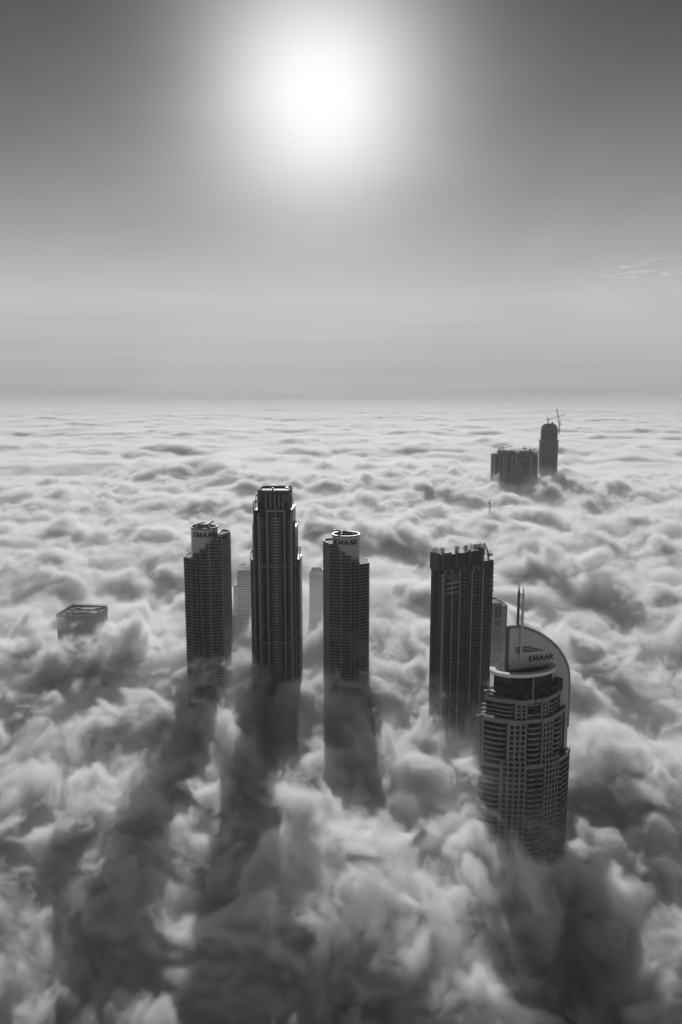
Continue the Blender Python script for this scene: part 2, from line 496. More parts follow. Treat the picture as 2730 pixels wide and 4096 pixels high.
# ------------------------------------------------------------------ slab tower under construction
def slab_tower():
    Y = 612.0
    c0 = P(1680 + 275 / 3.055, 2130 + 480 / 3.055, Y)        # nearest corner
    yaw = R(31)
    root = thing('slab_tower', 'unfinished dark slab tower with pale vertical strips and scaffolding on its roof', 'tower', (c0.x, Y, 0), yaw)
    root.scale = (1.16, 1, 1)
    # local +x runs along the wide face, local +y along the narrow one
    L, D = 50., 15.
    zt = lambda c: P(1770, 2130 + c / 3.055, Y).z
    z1, z0 = zt(478), zt(290)                                 # top of the floors, top of the screen wall
    MB().box(0, L - 8, .5, D, 0, z1).build('shaft', M['dark'], root)
    MB().box(L - 7.99, L + 1, 2.5, D, 0, z1 + 3).build('wing', M['dark'], root)
    MB().box(1.2, L - 9, 2, D - 1, z1 + .01, z0).build('screen_wall', M['dark'], root)
    MB().box(-1.5, 1.19, 4, D - .3, z1 + .01, z0 + 1.2).build('screen_wall', M['mid'], root)
    for xx in (0.6, 13, 25.5, 38): MB().box(xx, xx + 1.5, .9, 1.98, z1 - 5, z0 + 2.2).build('screen_fin', M['mid'], root)
    # plinth boxes under the screen
    for a, b in ((1.5, 10), (15, 22), (28, 36)):
        MB().box(a, b, -.5, .48, z1 - 3.4, z1 + 1.6).build('roof_box', M['mid'], root)
        MB().box(a + 3, a + 4.6, -.62, -.51, z1 - 3., z1 - .6).build('opening', M['pane'], root)
    # full-height pale strips
    for a, b, y, mt in ((0, 1.6, -.5, 'slab'), (2.0, 2.9, -.2, 'mid'), (9.0, 9.9, -.7, 'slab'), (16.0, 17.2, -.5, 'slab'), (18.1, 18.6, -.9, 'mid'), (24.4, 25.0, -.9, 'mid'), (27.6, 28.8, -.5, 'slab'), (34.9, 35.5, -.9, 'mid'), (38.2, 39.4, -.5, 'slab'), (47.4, 48.2, 1.6, 'mid')):
        MB().box(a, b, y, .49 if y < 1 else 2.49, 0, z1 - (6 if mt == 'mid' else 2.)).build('pale_strip', M['light' if mt == 'slab' else 'mid'], root)
    # balcony stacks with dark recesses
    fh = 3.3
    cnt = 0; rest = MB()
    stacks = ((10.2, 14.4, 0), (19.6, 23.6, 0), (29.6, 33.8, 0), (40.6, 46.6, 2))
    for a, b, y in stacks:
        MB().box(a, b, y + .2, y + .46, 0, z1 - 9).build('recess', M['pane'], root)
    k = 0
    while z1 - 9 - k * fh > 70:
        z = z1 - 9 - k * fh
        for a, b, y in stacks:
            args = (a - .2, b - .9 + .5 * (k % 2), y - 1.0, y + .19, z, z + 1.25)
            if cnt < 84: MB().box(*args).build('balcony', M['mid'], root); cnt += 1
            else: rest.box(*args)
        # narrow end face
        args = (-1.0, -.01, 5.5, 9.5, z, z + 1.2)
        if k < 16: MB().box(*args).build('balcony', M['mid'], root)
        else: rest.box(*args)
        k += 1
    rest.build('balcony_rows', M['mid'], root, kind='stuff')
    MB().box(-.9, -.01, 1.4, 3.2, 0, z1 - 2).build('pale_strip', M['mid'], root)
    MB().box(-.7, -.01, 11.5, 13.6, 0, z0).build('pale_strip', M['mid'], root)
    for k in range(7):
        MB().box(L + 1.01, L + 2.2, 3, 10, z1 - 2 - k * 4, z1 - .4 - k * 4).build('balcony', M['slab'], root)
    # three wide balconies at the top of the first bay
    for k in range(3):
        MB().box(3.5, 14.6, -1.6, .19, z1 - 11.6 - k * 4.2, z1 - 9.9 - k * 4.2).build('balcony', M['slab'], root)
    MB().box(3.5, 14.6, -1.1, .15, z1 - 7.5, z1 - 3.5).build('header', M['mid'], root)
    MB().box(1.6, 8.9, -.15, .45, z1 * .5, z1 * .5 + .8).build('belt', M['mid'], root)
    # scaffolding on the roof
    def scaf(xa, xb, ya, yb, zb, zt_, nx):
        m = MB()
        for i in range(nx + 1):
            xx = xa + (xb - xa) * i / nx
            for yy in (ya, yb): m.beam((xx, yy, zb), (xx, yy, zt_), .2, 4)
        nz = max(2, int((zt_ - zb) / 1.6))
        for k in range(nz + 1):
            z = zb + (zt_ - zb) * k / nz - .1
            for yy in (ya, yb): m.beam((xa - .5, yy, z), (xb + .5, yy, z), .13, 4)
            for xx in (xa, xb): m.beam((xx, ya, z), (xx, yb, z), .13, 4)
        return m
    for a in ((-1.2, 2.6, 9, 12, z0 + 1.2, z0 + 5.2, 4), (2.9, 5.4, 5, 8, z0, z0 + 5.6, 3), (3, 10, 2.6, 3.4, z0, z0 + 1.6, 7), (17, 19.4, 6, 8, z0, z0 + 5.0, 3), (25.5, 28, 6, 8, z0, z0 + 4.8, 3), (32, 37.5, 3, 8, z0, z0 + 5.4, 5), (39, 42, 3, 8, z1 + 8, z0 + 5.2, 4)):
        scaf(*a).build('scaffold', M['steel'], root)
    MB().box(30.5, 38.6, 2.4, 8.6, z0 + 5.4, z0 + 5.8).build('scaffold_deck', M['steel'], root)
    MB().box(39, 41.2, 2.1, 9, z1 + .01, z0 + 1.5).build('core_wall', M['mid'], root)
    # tower crane on the wing
    rt = Matrix.Rotation(yaw, 4, 'Z')
    p = rt @ Vector(((L - 1.5) * 1.16, 6, z1 + 3)) + Vector((c0.x, Y, 0))
    c = thing('luffing_crane', 'small crane with a raised jib on the right shoulder of the unfinished slab tower', 'crane', p)
    m = MB(); truss(m, (0, 0, 0), (0, 0, 3.2), 1.2, .3, 3); m.build('mast', M['steel'], c)
    MB().box(-1.2, 1.8, -1, 1, 3.2, 4.9).build('cab', M['steel'], c)
    m = MB(); truss(m, (0, 0, 4.6), (-4.2, 0, 15.0), .9, .3, 6); m.build('jib', M['steel'], c)
    MB().box(1.81, 3.6, -.8, .8, 3.6, 5.4).build('counterweight', M['steel'], c)
    m = MB(); m.beam((1, 0, 4.9), (1.4, 0, 7.4), .15); m.beam((1.4, 0, 7.4), (-3.2, 0, 12.4), .09, 4); m.build('tie', M['steel'], c)
    return root


slab_tower()


# ------------------------------------------------------------------ tower behind the slab tower
def back_tower():
    Y = 760.0
    X = lambda c: P(1680 + c / 3.055, 2440, Y).x
    Z = lambda c: P(1980, 2130 + c / 3.055, Y).z
    cx = X(985)
    root = thing('pale_tower', 'pale grey tower with window bays half hidden behind the unfinished slab tower', 'tower', (cx, Y, 0), R(8))
    x = lambda c: X(c) - cx
    MB().box(x(880), x(1003), 0, 22, 0, Z(872)).build('front_block', M['slab'], root)
    MB().box(x(1003) + .01, x(1088), 3, 24, 0, Z(915)).build('side_block', M['slab'], root)
    p = [(x(878), -.6), (x(1005), -.6), (x(1005), 22.6), (x(878), 22.6)]
    MB().ring(p, scale(p, -1.6), Z(872), Z(860)).build('parapet', M['slab'], root)
    p = [(x(1005.5), 2.4), (x(1090), 2.4), (x(1090), 24.6), (x(1005.5), 24.6)]
    MB().ring(p, scale(p, -1.6), Z(915), Z(904)).build('parapet', M['slab'], root)
    for a, b, t, bt in ((920, 950, 900, 1040), (962, 992, 900, 1040), (920, 950, 1075, 1145), (962, 992, 1075, 1145), (905, 940, 1530, 1590), (950, 985, 1530, 1590)):
        MB().box(x(a), x(b), -.14, -.01, Z(bt), Z(t)).build('window', M['glass'], root)
    for k in range(16):
        z = 1165 + k * 45.
        MB().box(x(895), x(995), -1.2, -.02, Z(z + 12), Z(z)).build('balcony', M['slab'], root)
        for a in (900, 932, 965):
            if k < 8 or k > 10: MB().box(x(a + 4), x(a + 26), -.16, -.01, Z(z + 38), Z(z + 15)).build('window', M['glass'], root)
    for k in range(14):
        z = 1060 + k * 45.
        MB().box(x(1088) + .01, x(1099), 5, 20, Z(z + 14), Z(z)).build('balcony', M['slab'], root)
        MB().box(x(1012), x(1080), 2.7, 2.99, Z(z + 8), Z(z)).build('floor_band', M['slab'], root)
    for q in (905, 956, 998): MB().box(x(q - 4), x(q + 4), -.5, -.17, Z(1160), Z(885)).build('pilaster', M['slab'], root)
    MB().box(x(900), x(1003), -.9, -.51, Z(1066), Z(1052)).build('belt', M['slab'], root)
    return root


back_tower()


# ------------------------------------------------------------------ rounded tower with the sail in front
def sail_tower():
    Y = 436.0
    yaw = R(15)
    cu = P(2150, 2700, Y)
    root = thing('sail_tower', 'nearest tower with rounded balcony tiers and a tall pale arched sail wall', 'tower', (cu.x, Y, 0), yaw)
    cs, sn = math.cos(yaw), math.sin(yaw)
    def loc(u, v, yl):
        """local x and z of photo pixel (u, v) on the local plane y = yl"""
        d = P(u, v, 1000.) - Vector((0, 0, ZC))
        # world point = (0,0,ZC) + t*d ; local y = -sn*(x-cx)+cs*(y-Y) = yl
        t = (yl + cs * Y - sn * cu.x) / (-sn * d.x + cs * d.y)
        p = Vector((0, 0, ZC)) + d * t
        return cs * (p.x - cu.x) + sn * (p.y - Y), p.z
    A4 = lambda a, b, yl=0.: loc(1850 + a / 3.136, 2300 + b / 3.136, yl)
    A5 = lambda a, b, yl=0.: loc(1850 + a / 2.851, 2850 + b / 2.851, yl)
    # --- sail wall
    yw = 0.0
    cur = [(590, 1225), (590, 664), (680, 660), (760, 664), (830, 684), (900, 710), (980, 748), (1050, 790), (1130, 852), (1200, 922), (1255, 1000), (1300, 1084), (1328, 1165), (1341, 1250), (1344, 1400), (1339, 1560), (1330, 1750), (1322, 1900)]
    pts = [A4(a, b, yw) for a, b in cur]
    xr = pts[-1][0]
    pts = pts[:1] + pts[1:]
    pts[0] = (pts[1][0], 60.); pts.append((pts[-1][0], 60.))
    T = 2.0
    m = MB(); n = len(pts)
    vs = [(p[0], yw, p[1]) for p in pts] + [(p[0], yw + T, p[1]) for p in pts]
    fs = [tuple(range(n)), tuple(range(2 * n - 1, n - 1, -1))] + [(i, (i + 1) % n, n + (i + 1) % n, n + i) for i in range(n)]
    m.add(vs, fs)
    sail = m.build('sail_wall', M['sign'], root)
    # raised rim following the curve
    m = MB()
    for i in range(1, n - 2):
        a, b = pts[i], pts[i + 1]
        m.beam((a[0], yw + T / 2, a[1]), (b[0], yw + T / 2, b[1]), 1.25, 8)
    m.build('rim', M['light'], sail)
    MB().box(pts[1][0] - .9, pts[1][0] - .01, yw - .6, yw + T + .5, pts[1][1] - 62, pts[1][1] + .8).build('edge_post', M['steel'], sail)
    # emblem: three black bars, cut on a slant
    for a, b, y0, y1, e in ((668, 905, 916, 898, 0), (668, 972, 945, 926, 0), (665, 1035, 972, 953, 0)):
        (xa, za), (xb, zb) = A4(a, y0 + 8, yw), A4(b, y1, yw)
        zt = A4(a, y0 - 10, yw)[1]
        hgt = (zt - za) * .8
        vv = [(xa, za), (xb, za), (xb - 3.0, za + hgt), (xa, za + hgt)]
        m = MB()
        m.add([(p[0], yw - .3, p[1]) for p in vv] + [(p[0], yw - .01, p[1]) for p in vv], [(0, 1, 2, 3), (7, 6, 5, 4), (0, 1, 5, 4), (1, 2, 6, 5), (2, 3, 7, 6), (3, 0, 4, 7)])
        m.build('emblem_bar', M['letter'], sail)
    xa, za = A4(835, 1080, yw); xb, zb = A4(1135, 1050, yw)
    lettering('EMAAR', (xb - xa) / 4.94, .35, sail, M['letter'], ((xa + xb) / 2, yw - .01, za), None, .14, 1.15)
    # --- two masts
    for j, (tip, bot, yy) in enumerate((((715, 118), (694, 660), yw + T + 1.2), ((770, 148), (737, 1078), yw - 1.0))):
        xt, ztp = A4(*tip, yy); xb, zb = A4(*bot, yy)
        if j == 0: zb -= 14
        xm = xt
        m = MB()
        m.beam((xm, yy, zb + 1.2), (xm, yy, ztp - 6), .78, 10)
        m.beam((xm, yy, ztp - 6), (xm, yy, ztp), .78, 10, .12)
        m.beam((xm, yy, zb), (xm, yy, zb + 1.2), .25, 10, .78)
        m.build('mast', M['steel_pale' if j else 'mid'], root)
        if j == 0: x_a, z_a = xm, ztp
        else: x_b = xm
    m = MB()
    zb = A4(720, 655, yw)[1]
    for k in range(6):
        z = zb + 1 + k * 3.4
        m.beam((x_a, yw + T + 1.2, z), (x_b, yw - 1., z + 3.4 * (k % 2)), .14, 4)
        m.beam((x_a, yw + T + 1.2, z + 3.4), (x_b, yw - 1., z + 3.4 * ((k + 1) % 2)), .14, 4)
    m.build('mast_brace', M['steel'], root)

    # --- rounded plans: front arc towards -y
    def arc(x0, x1, dep, yb, e=2.0, nn=33):
        out = []
        for i in range(nn):
            t = -1 + 2 * i / (nn - 1)
            out.append(((x0 + x1) / 2 + (x1 - x0) / 2 * t, yb - dep * (1 - abs(t) ** e) - .0))
        return out
    def arcy(pl, x):
        for (a, b) in zip(pl, pl[1:]):
            if a[0] <= x <= b[0]: return a[1] + (b[1] - a[1]) * (x - a[0]) / (b[0] - a[0])
        return pl[0][1] if x < pl[0][0] else pl[-1][1]
    def sub(pl, x0, x1, nn=10):
        return [(x0 + (x1 - x0) * i / nn, arcy(pl, x0 + (x1 - x0) * i / nn)) for i in range(nn + 1)]
    def band(m, pl, x0, x1, z0, z1, out, inn, nn=10):
        p = sub(pl, x0, x1, nn)
        m.ring([(a, b - out) for a, b in p], [(a, b + inn) for a, b in p], z0, z1, closed=False)
        return m
    # tier widths measured on the facade (local x) -- front lies about 12 m before the sail plane
    yf = -11.0
    def XL(a, b, crop=4): return (A4 if crop == 4 else A5)(a, b, yf)
    def back(pl, yb=14.): return pl + [(pl[-1][0] - 3, yb), (pl[0][0] + 9, yb)]
    # crown drum
    dx0, dx1 = A4(440, 1300, -4)[0], A4(1166, 1300, -4)[0]
    zd1, zd0 = A4(760, 1262, -10)[1], A4(760, 1545, -10)[1]
    pl = arc(dx0, dx1, 11.0, 0.0, 2.4)
    drum = MB().prism(pl + [(dx1, -.02), (dx0, -.02)][0:0] + [], zd0 - 3, zd1).build('crown_drum', M['glass'], root)
    for i in range(0, 33, 2):
        a, b = pl[i]
        MB().box(a - .12, a + .12, b - .22, b + .2, zd0 - 2.5, zd1 - .2).build('mullion', M['dark'], drum)
    for q in (.33, .66):
        band(MB(), pl, dx0 + .3, dx1 - .3, zd0 + (zd1 - zd0) * q, zd0 + (zd1 - zd0) * q + .3, .3, .1, 24).build('transom', M['dark'], drum)
    xa = A4(800, 1300, -10)[0]; xb = A4(945, 1300, -10)[0]
    for k in range(4):
        z = zd0 + 1.5 + k * (zd1 - zd0 - 4) / 4
        band(MB(), pl, xa, xb, z, z + 1.4, .55, .1, 4).build('louvre', M['pane'], drum)
    MB().box(A4(872, 1300, -10)[0] - .3, A4(872, 1300, -10)[0] + .3, -12.6, -11.2, zd0 - 3, zd1 - 1).build('pole', M['light'], drum)
    # halo ring canopy round the crown
    ex, ey = (dx0 + dx1) / 2 - 1.5, -1.5
    rx, ry = (dx1 - dx0) / 2 + 1.6, 12.6
    el_ = [(ex + rx * math.cos(t), ey + ry * math.sin(t)) for t in (math.pi * .86 + 2 * math.pi * .575 * i / 47 for i in range(48))]
    in_ = [(ex + (rx - 3.4) * math.cos(t), ey + (ry - 3.4) * math.sin(t)) for t in (math.pi * .86 + 2 * math.pi * .575 * i / 47 for i in range(48))]
    MB().ring(el_, in_, zd1 + .02, zd1 + 2.0, closed=False).build('halo_canopy', M['white'], root)
    MB().prism([(dx0 + 1, -.1)] + [(a * 1., b + 1.0) for a, b in pl[2:-2]] + [(dx1 - 1, -.1)], zd1 - .6, zd1 - .1).build('crown_roof', M['dark'], root)

    counts = dict(window=0, balcony=0)
    rest = dict(window=MB(), balcony=MB())
    def put(kind, mb, mat):
        if counts[kind] < 98:
            mb.build(kind, mat, root); counts[kind] += 1
        else: rest[kind].add(mb.v, mb.f)

    def tier(x0, x1, dep, e, ztop, zbot, nfl, spec, name, yb=0., panel_up=0.):
        """spec: list of ('b', xa, xb) balcony stacks, ('w', xa, xb, ncol) pale panels with square windows, ('c', ...) dark glazed bay"""
        pl = arc(x0, x1, dep, yb, e)
        MB().prism(back(pl), 0 if zbot is None else zbot, ztop - .5).build(name, M['glass'], root)
        top = band(MB(), pl, x0 + .05, x1 - .05, ztop - 2.4, ztop, .5, 1.2, 32)
        top.build('cornice', M['light'], root)
        zb = 60 if zbot is None else zbot
        fh = (ztop - 2.4 - zb) / nfl if zbot is not None else 3.42
        nf = nfl if zbot is not None else int((ztop - 2.4 - 95) / fh)
        for s_ in spec:
            if s_[0] == 'w':
                _, xa, xb, nc = s_
                up = panel_up
                zz = ztop + up
                MBp = band(MB(), pl, xa, xb, zb if zbot is None else zb + .6, zz, .9, .3, 8)
                pan = MBp.build('window_panel', M['light'], root)
                cw = (xb - xa) / (nc + .25)
                off = 0 if up else 1
                for k in range(nf + (1 if up else 0)):
                    z = (zz - .9 - fh * k) if up else (ztop - 2.9 - fh * k)
                    if z - fh < zb - 1: break
                    for c in range(nc):
                        xc = xa + cw * (.625 + c)
                        put('window', band(MB(), pl, xc - cw * .32, xc + cw * .32, z - fh * .76, z - fh * .08, 1.0, -.88, 2), M['pane'])
                    # little side balconies that make the panel edge scalloped
                for sx in (xa - .35, xb - .05):
                    mm = MB()
                    for k in range(nf):
                        z = ztop - 2.6 - fh * k
                        if z - fh < zb - 1: break
                        band(mm, pl, sx, sx + .4, z - fh * .78, z - fh * .08, .8, .2, 1)
                    mm.build('scalloped_edge', M['light'], root)
            elif s_[0] == 'b':
                _, xa, xb = s_
                for k in range(nf):
                    z = ztop - 2.4 - fh * (k + 1)
                    if z < zb: break
                    bul = []
                    for i in range(9):
                        t = i / 8
                        xx = xa + (xb - xa) * t
                        bul.append((xx, arcy(pl, xx) - .35 - 1.1 * math.sin(math.pi * t) ** .6))
                    mm = MB().ring(bul, [(a, b + .45 + .9 * math.sin(math.pi * i / 8) ** .6) for i, (a, b) in enumerate(bul)], z, z + fh * .27, closed=False)
                    put('balcony', mm, M['light'])
            elif s_[0] == 'c':
                _, xa, xb = s_
                for k in range(2):
                    z = ztop - 3 - (ztop - zb) * k / 2
                    band(MB(), pl, xa, xb, z - .9, z - .1, .4, .2, 5).build('bay_band', M['light'], root)
                    for h in (.33, .66):
                        xx = xa + (xb - xa) * h
                        band(MB(), pl, xx - .12, xx + .12, zb + 1, ztop - 2.5, .3, .2, 1).build('bay_mullion', M['dark'], root)
            elif s_[0] == 'p':
                _, xa, xb = s_
                band(MB(), pl, xa, xb, zb, ztop + .6, .7, .3, 2).build('pillar', M['light'], root)
        return pl
    X4 = lambda a, b: A4(a, b, -11.)[0]
    X5 = lambda a, b: A5(a, b, -12.)[0]
    # tier 2 (four floors under the terrace)
    zt2 = A4(760, 1575, -12)[1]; zt3 = A5(560, 108, -13)[1]; zt4 = A5(760, 605, -14)[1]
    t2x0, t2x1 = A4(332, 1650, -4)[0], A4(1262, 1600, -3)[0]
    w2 = [('b', X4(345, 1650) - .2, X4(470, 1650)), ('b', X4(480, 1650), X4(655, 1650)), ('w', X4(672, 1700), X4(795, 1700), 2), ('c', X4(805, 1700), X4(965, 1700)), ('w', X4(980, 1680), X4(1080, 1680), 2), ('b', X4(1092, 1650), X4(1190, 1650)), ('b', X4(1196, 1640), X4(1250, 1640))]
    p2 = tier(t2x0, t2x1, 12.0, 2.3, zt2, zt3 - .4, 4, w2, 'upper_tier')
    t3x0, t3x1 = A5(240, 250, -4)[0], A5(1192, 250, -3)[0]
    w3 = [('p', t3x0 + .2, t3x0 + 1.2), ('p', X5(266, 200), X5(296, 200)), ('b', X5(335, 200), X5(520, 200)), ('w', X5(533, 300), X5(715, 300), 3), ('b', X5(735, 300), X5(880, 300)), ('w', X5(895, 300), X5(1040, 300), 3), ('b', X5(1058, 250), X5(1165, 250)), ('p', t3x1 - 1.6, t3x1 - .4)]
    p3 = tier(t3x0, t3x1, 13.0, 2.3, zt3, zt4 - .6, 8, w3, 'middle_tier')
    t4x0, t4x1 = A5(205, 1100, -4)[0], A5(1258, 440, -3)[0]
    w4 = [('b', t4x0 + 1.0, X5(330, 800)), ('b', X5(340, 800), X5(452, 800)), ('w', X5(462, 700), X5(702, 700), 4), ('b', X5(715, 700), X5(815, 700)), ('b', X5(820, 700), X5(908, 700)), ('w', X5(918, 600), X5(1106, 600), 4), ('b', X5(1118, 600), X5(1185, 560)), ('b', X5(1188, 560), t4x1 - .5)]
    p4 = tier(t4x0, t4x1, 14.0, 2.3, zt4, None, 30, w4, 'lower_tier', panel_up=3.2)
    rest['window'].build('window_rows', M['pane'], root, kind='stuff')
    rest['balcony'].build('balcony_rows', M['light'], root, kind='stuff')
    # dark terraces, canopies and the slim centre pole
    band(MB(), p2, t2x0 + .4, X4(650, 1600), zt2 + .02, zt2 + 1.3, -.2, .5, 16).build('terrace_rail', M['steel'], root)
    for a, b in ((318, 425), (1105, 1275)):
        xa, xb = A4(a, 1480, -5)[0], A4(b, 1480, -5)[0]
        zc = zt2 + (3.4 if a < 500 else 4.2)
        cp = MB().prism(sub(p2, max(xa, t2x0 - 1), min(xb, t2x1 + 1), 6) + [(xb, -.3 if a > 500 else -1.), (xa, -.3 if a > 500 else -1.)], zc, zc + .7).build('canopy', M['white' if a < 500 else 'dark'], root)
        m = MB()
        for q in (.1, .5, .9):
            xx = xa + (xb - xa) * q
            m.beam((xx, arcy(p2, xx) + 1, zt2 - .4), (xx, arcy(p2, xx) + 1, zc), .18, 5)
        m.build('canopy_post', M['light'], cp)
    MB().beam((X4(900, 1700), arcy(p2, X4(900, 1700)) - 1.0, zt3 - 2), (X4(900, 1700), arcy(p2, X4(900, 1700)) - 1.0, zt2 + 1.5), .28, 6).build('pole', M['mid'], root)
    MB().box(A4(1160, 1440, -2)[0], A4(1235, 1440, -2)[0], -4, -.3, zt2, zt2 + 7).build('plant_box', M['dark'], root)
    # shoulder parapets, lit from behind
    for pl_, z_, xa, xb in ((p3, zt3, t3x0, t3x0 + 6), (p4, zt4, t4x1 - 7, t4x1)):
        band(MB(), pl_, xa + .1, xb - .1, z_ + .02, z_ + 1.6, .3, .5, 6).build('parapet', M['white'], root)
    return root


sail_tower()


# ------------------------------------------------------------------ far towers under construction
def crane(name_label, base, mast_h, jib_tip, back_len, group):
    c = thing('tower_crane', name_label, 'crane', base, 0, group)
    m = MB(); truss(m, (0, 0, 0), (0, 0, mast_h), 3., .5, max(3, int(mast_h / 5))); m.build('mast', M['steel'], c)
    d = Vector((jib_tip[0], 0, jib_tip[1])).normalized()
    m = MB(); truss(m, (0, 0, mast_h + 1), (jib_tip[0], 0, mast_h + 1 + jib_tip[1]), 2.0, .42, 9); m.build('jib', M['steel'], c)
    sgn = -1 if jib_tip[0] > 0 else 1
    MB().box(min(sgn * back_len, 0), max(sgn * back_len, 0), -1.5, 1.5, mast_h - .5, mast_h + 2.4).build('counterweight', M['steel'], c)
    m = MB(); m.beam((0, 0, mast_h + 2), (sgn * back_len * .55, 0, mast_h + 12), .7); m.beam((sgn * back_len * .55, 0, mast_h + 12), (jib_tip[0] * .7, 0, mast_h + 1 + jib_tip[1] * .7), .25, 4); m.build('tie', M['steel'], c)
    return c


def far_towers():
    Y = 2360.
    X = lambda a: P(1900 + a / 3.136, 1850, Y).x
    Z = lambda b: P(2000, 1600 + b / 3.136, Y).z
    GR = 'cranes on the distant towers'
    for j, (a0, a1, lab) in enumerate(((228, 503, 'left one of two broad distant towers, with pale upright ribs'), (507, 778, 'right one of two broad distant towers, with a pale slanting line'))):
        cx = (X(a0) + X(a1)) / 2; hw = (X(a1) - X(a0)) / 2
        root = thing('ribbed_tower', lab, 'tower', (cx, Y, 0), 0, 'pair of broad distant towers')
        x = lambda a: X(a) - cx
        # lobed plan: three bowed bays
        lobes = ((a0, a0 + 80, 700, 0), (a0 + 81, a1 - 75, 655, -10), (a1 - 74, a1, 690 if j else 660, -2)) if not j else ((a0, a0 + 95, 690, 0), (a0 + 96, a1 - 62, 665, -10), (a1 - 61, a1, 690, -3))
        for b0, b1, tp, yf in lobes:
            pts = [(x(b0) + (x(b1) - x(b0)) * i / 8, yf - 7 * math.sin(math.pi * i / 8)) for i in range(9)]
            MB().prism(pts + [(x(b1), 34), (x(b0), 34)], 0, Z(tp)).build('bay', M['dark'], root)
            o = scale(pts + [(x(b1), 34), (x(b0), 34)], 1.2)
            MB().ring(o, scale(o, -4.), Z(tp) + .02, Z(tp) + 5).build('parapet', M['mid'], root)
            for k in range(22):
                z = Z(tp) - 6 - k * 7
                if z < 120: break
                MB().ring([(p[0], p[1] - .5) for p in pts], [(p[0], p[1] + 1) for p in pts], z, z + 1.2, closed=False).build('floor_band', M['mid'], root)
        for q in ((236, 300, 345, 372, 455, 492) if not j else (512, 690, 770)):
            MB().box(x(q) - 1.6, x(q) + 1.6, -19, -9, 0, Z(700)).build('rib', M['slab'], root)
        if j:
            m = MB(); m.beam((x(530), -19.5, Z(765)), (x(612), -19.5, Z(1090)), 1.4); m.beam((x(530), -19.5, Z(752)), (x(706), -19.5, Z(700)), 1.6); m.build('slanting_rib', M['slab'], root)
        m = MB()
        for i in range(9):
            xx = -hw + 4 + (2 * hw - 8) * i / 8
            m.beam((xx, -4, Z(690)), (xx, -4, Z(690) + 12), .5, 4)
        for dz in (5, 11): m.beam((-hw + 3, -4, Z(690) + dz), (hw - 3, -4, Z(690) + dz), .5, 4)
        m.build('scaffold', M['steel'], root)
        MB().box(-hw * .45, hw * .5, 6, 24, Z(690), Z(640)).build('core_wall', M['dark'], root)
    crane('distant crane with its jib dipping left, over the left corner of the broad pair', (X(305), Y, Z(690)), 18, (-19, 8), 8, GR)
    crane('distant crane with a level jib over the middle of the left broad tower', (X(365), Y + 8, Z(680)), 19, (30, 6), 9, GR)
    crane('distant crane with its jib falling right, over the right broad tower', (X(622), Y, Z(690)), 20, (32, -6), 9, GR)
    crane('distant crane with jib raised right, at the right end of the broad pair', (X(712), Y + 8, Z(690)), 14, (16, 6), 7, GR)
    # the tall one
    Y2 = 2480.
    X2 = lambda a: P(1900 + a / 3.136, 1800, Y2).x
    Z2 = lambda b: P(2180, 1600 + b / 3.136, Y2).z
    cx = X2(925)
    root = thing('rounded_tower', 'tall slim distant tower under construction with a rounded top and two cranes', 'tower', (cx, Y2, 0), 0)
    hw = X2(1030) - cx
    def plan(sx, sy=1.): return [(hw * sx * (abs(math.cos(t)) ** .75) * (1 if math.cos(t) > 0 else -1), 22 * sy * sx * (abs(math.sin(t)) ** .75) * (1 if math.sin(t) > 0 else -1)) for t in (2 * math.pi * i / 28 for i in range(28))]
    MB().prism(plan(1.06), 0, Z2(510)).build('lower_shaft', M['dark'], root)
    MB().prism(plan(.97), Z2(510) + .01, Z2(372)).build('upper_shaft', M['glass'], root)
    zz = [372, 352, 336, 322, 311, 303, 298]; sx = [.93, .90, .84, .76, .66, .52, .36]
    for i in range(6): MB().prism(plan(sx[i]), Z2(zz[i]) + .01, Z2(zz[i + 1])).build('crown_step', M['dark'], root)
    o = plan(1.10)
    for k in range(34):
        z = Z2(510) - k * 5.2
        if z < 130: break
        s_ = 1.10 + (.03 if k % 2 else 0)
        MB().ring(plan(s_), plan(1.0), z, z + 1.7).build('floor_slab', M['mid'], root)
    for k in range(7):
        z = Z2(385) - k * 5.2
        MB().ring(plan(1.0), plan(.93), z, z + .8).build('floor_slab', M['dark'], root)
    MB().ring(plan(1.17), plan(1.04), Z2(516), Z2(506)).build('protection_screen', M['steel'], root)
    for a in (860, 900, 945, 985): MB().box(X2(a) - cx - 1.2, X2(a) - cx + 1.2, -24.2, -20, 0, Z2(520)).build('column', M['mid'], root)
    MB().box(X2(945) - cx, X2(968) - cx, -4, 4, Z2(298) + .02, Z2(278)).build('roof_box', M['steel'], root)
    crane('distant crane with a long jib rising right on the rounded tall tower', (X2(907), Y2, Z2(303)), Z2(245) - Z2(303), (X2(1120) - X2(907), Z2(182) - Z2(245)), 8, GR)
    crane('distant crane with a steep raised jib right of the rounded tall tower', (X2(1046), Y2, Z2(420)), Z2(305) - Z2(420), (X2(1006) - X2(1046), Z2(110) - Z2(305)), 8, GR)
    # crane tips that just reach out of the cloud
    q = P(1959, 2030, 1750.)
    crane('upright crane tip poking out of the cloud in front of the broad distant towers', (q.x, 1750, q.z - 30), 30 + 8, (-4, 4), 3, 'crane tips in the cloud')
    q = P(2116, 2052, 1700.)
    crane('slanting crane jib poking out of the cloud, right of an upright crane tip', (q.x, 1700, q.z - 22), 20, (-9, 9), 3, 'crane tips in the cloud')


far_towers()


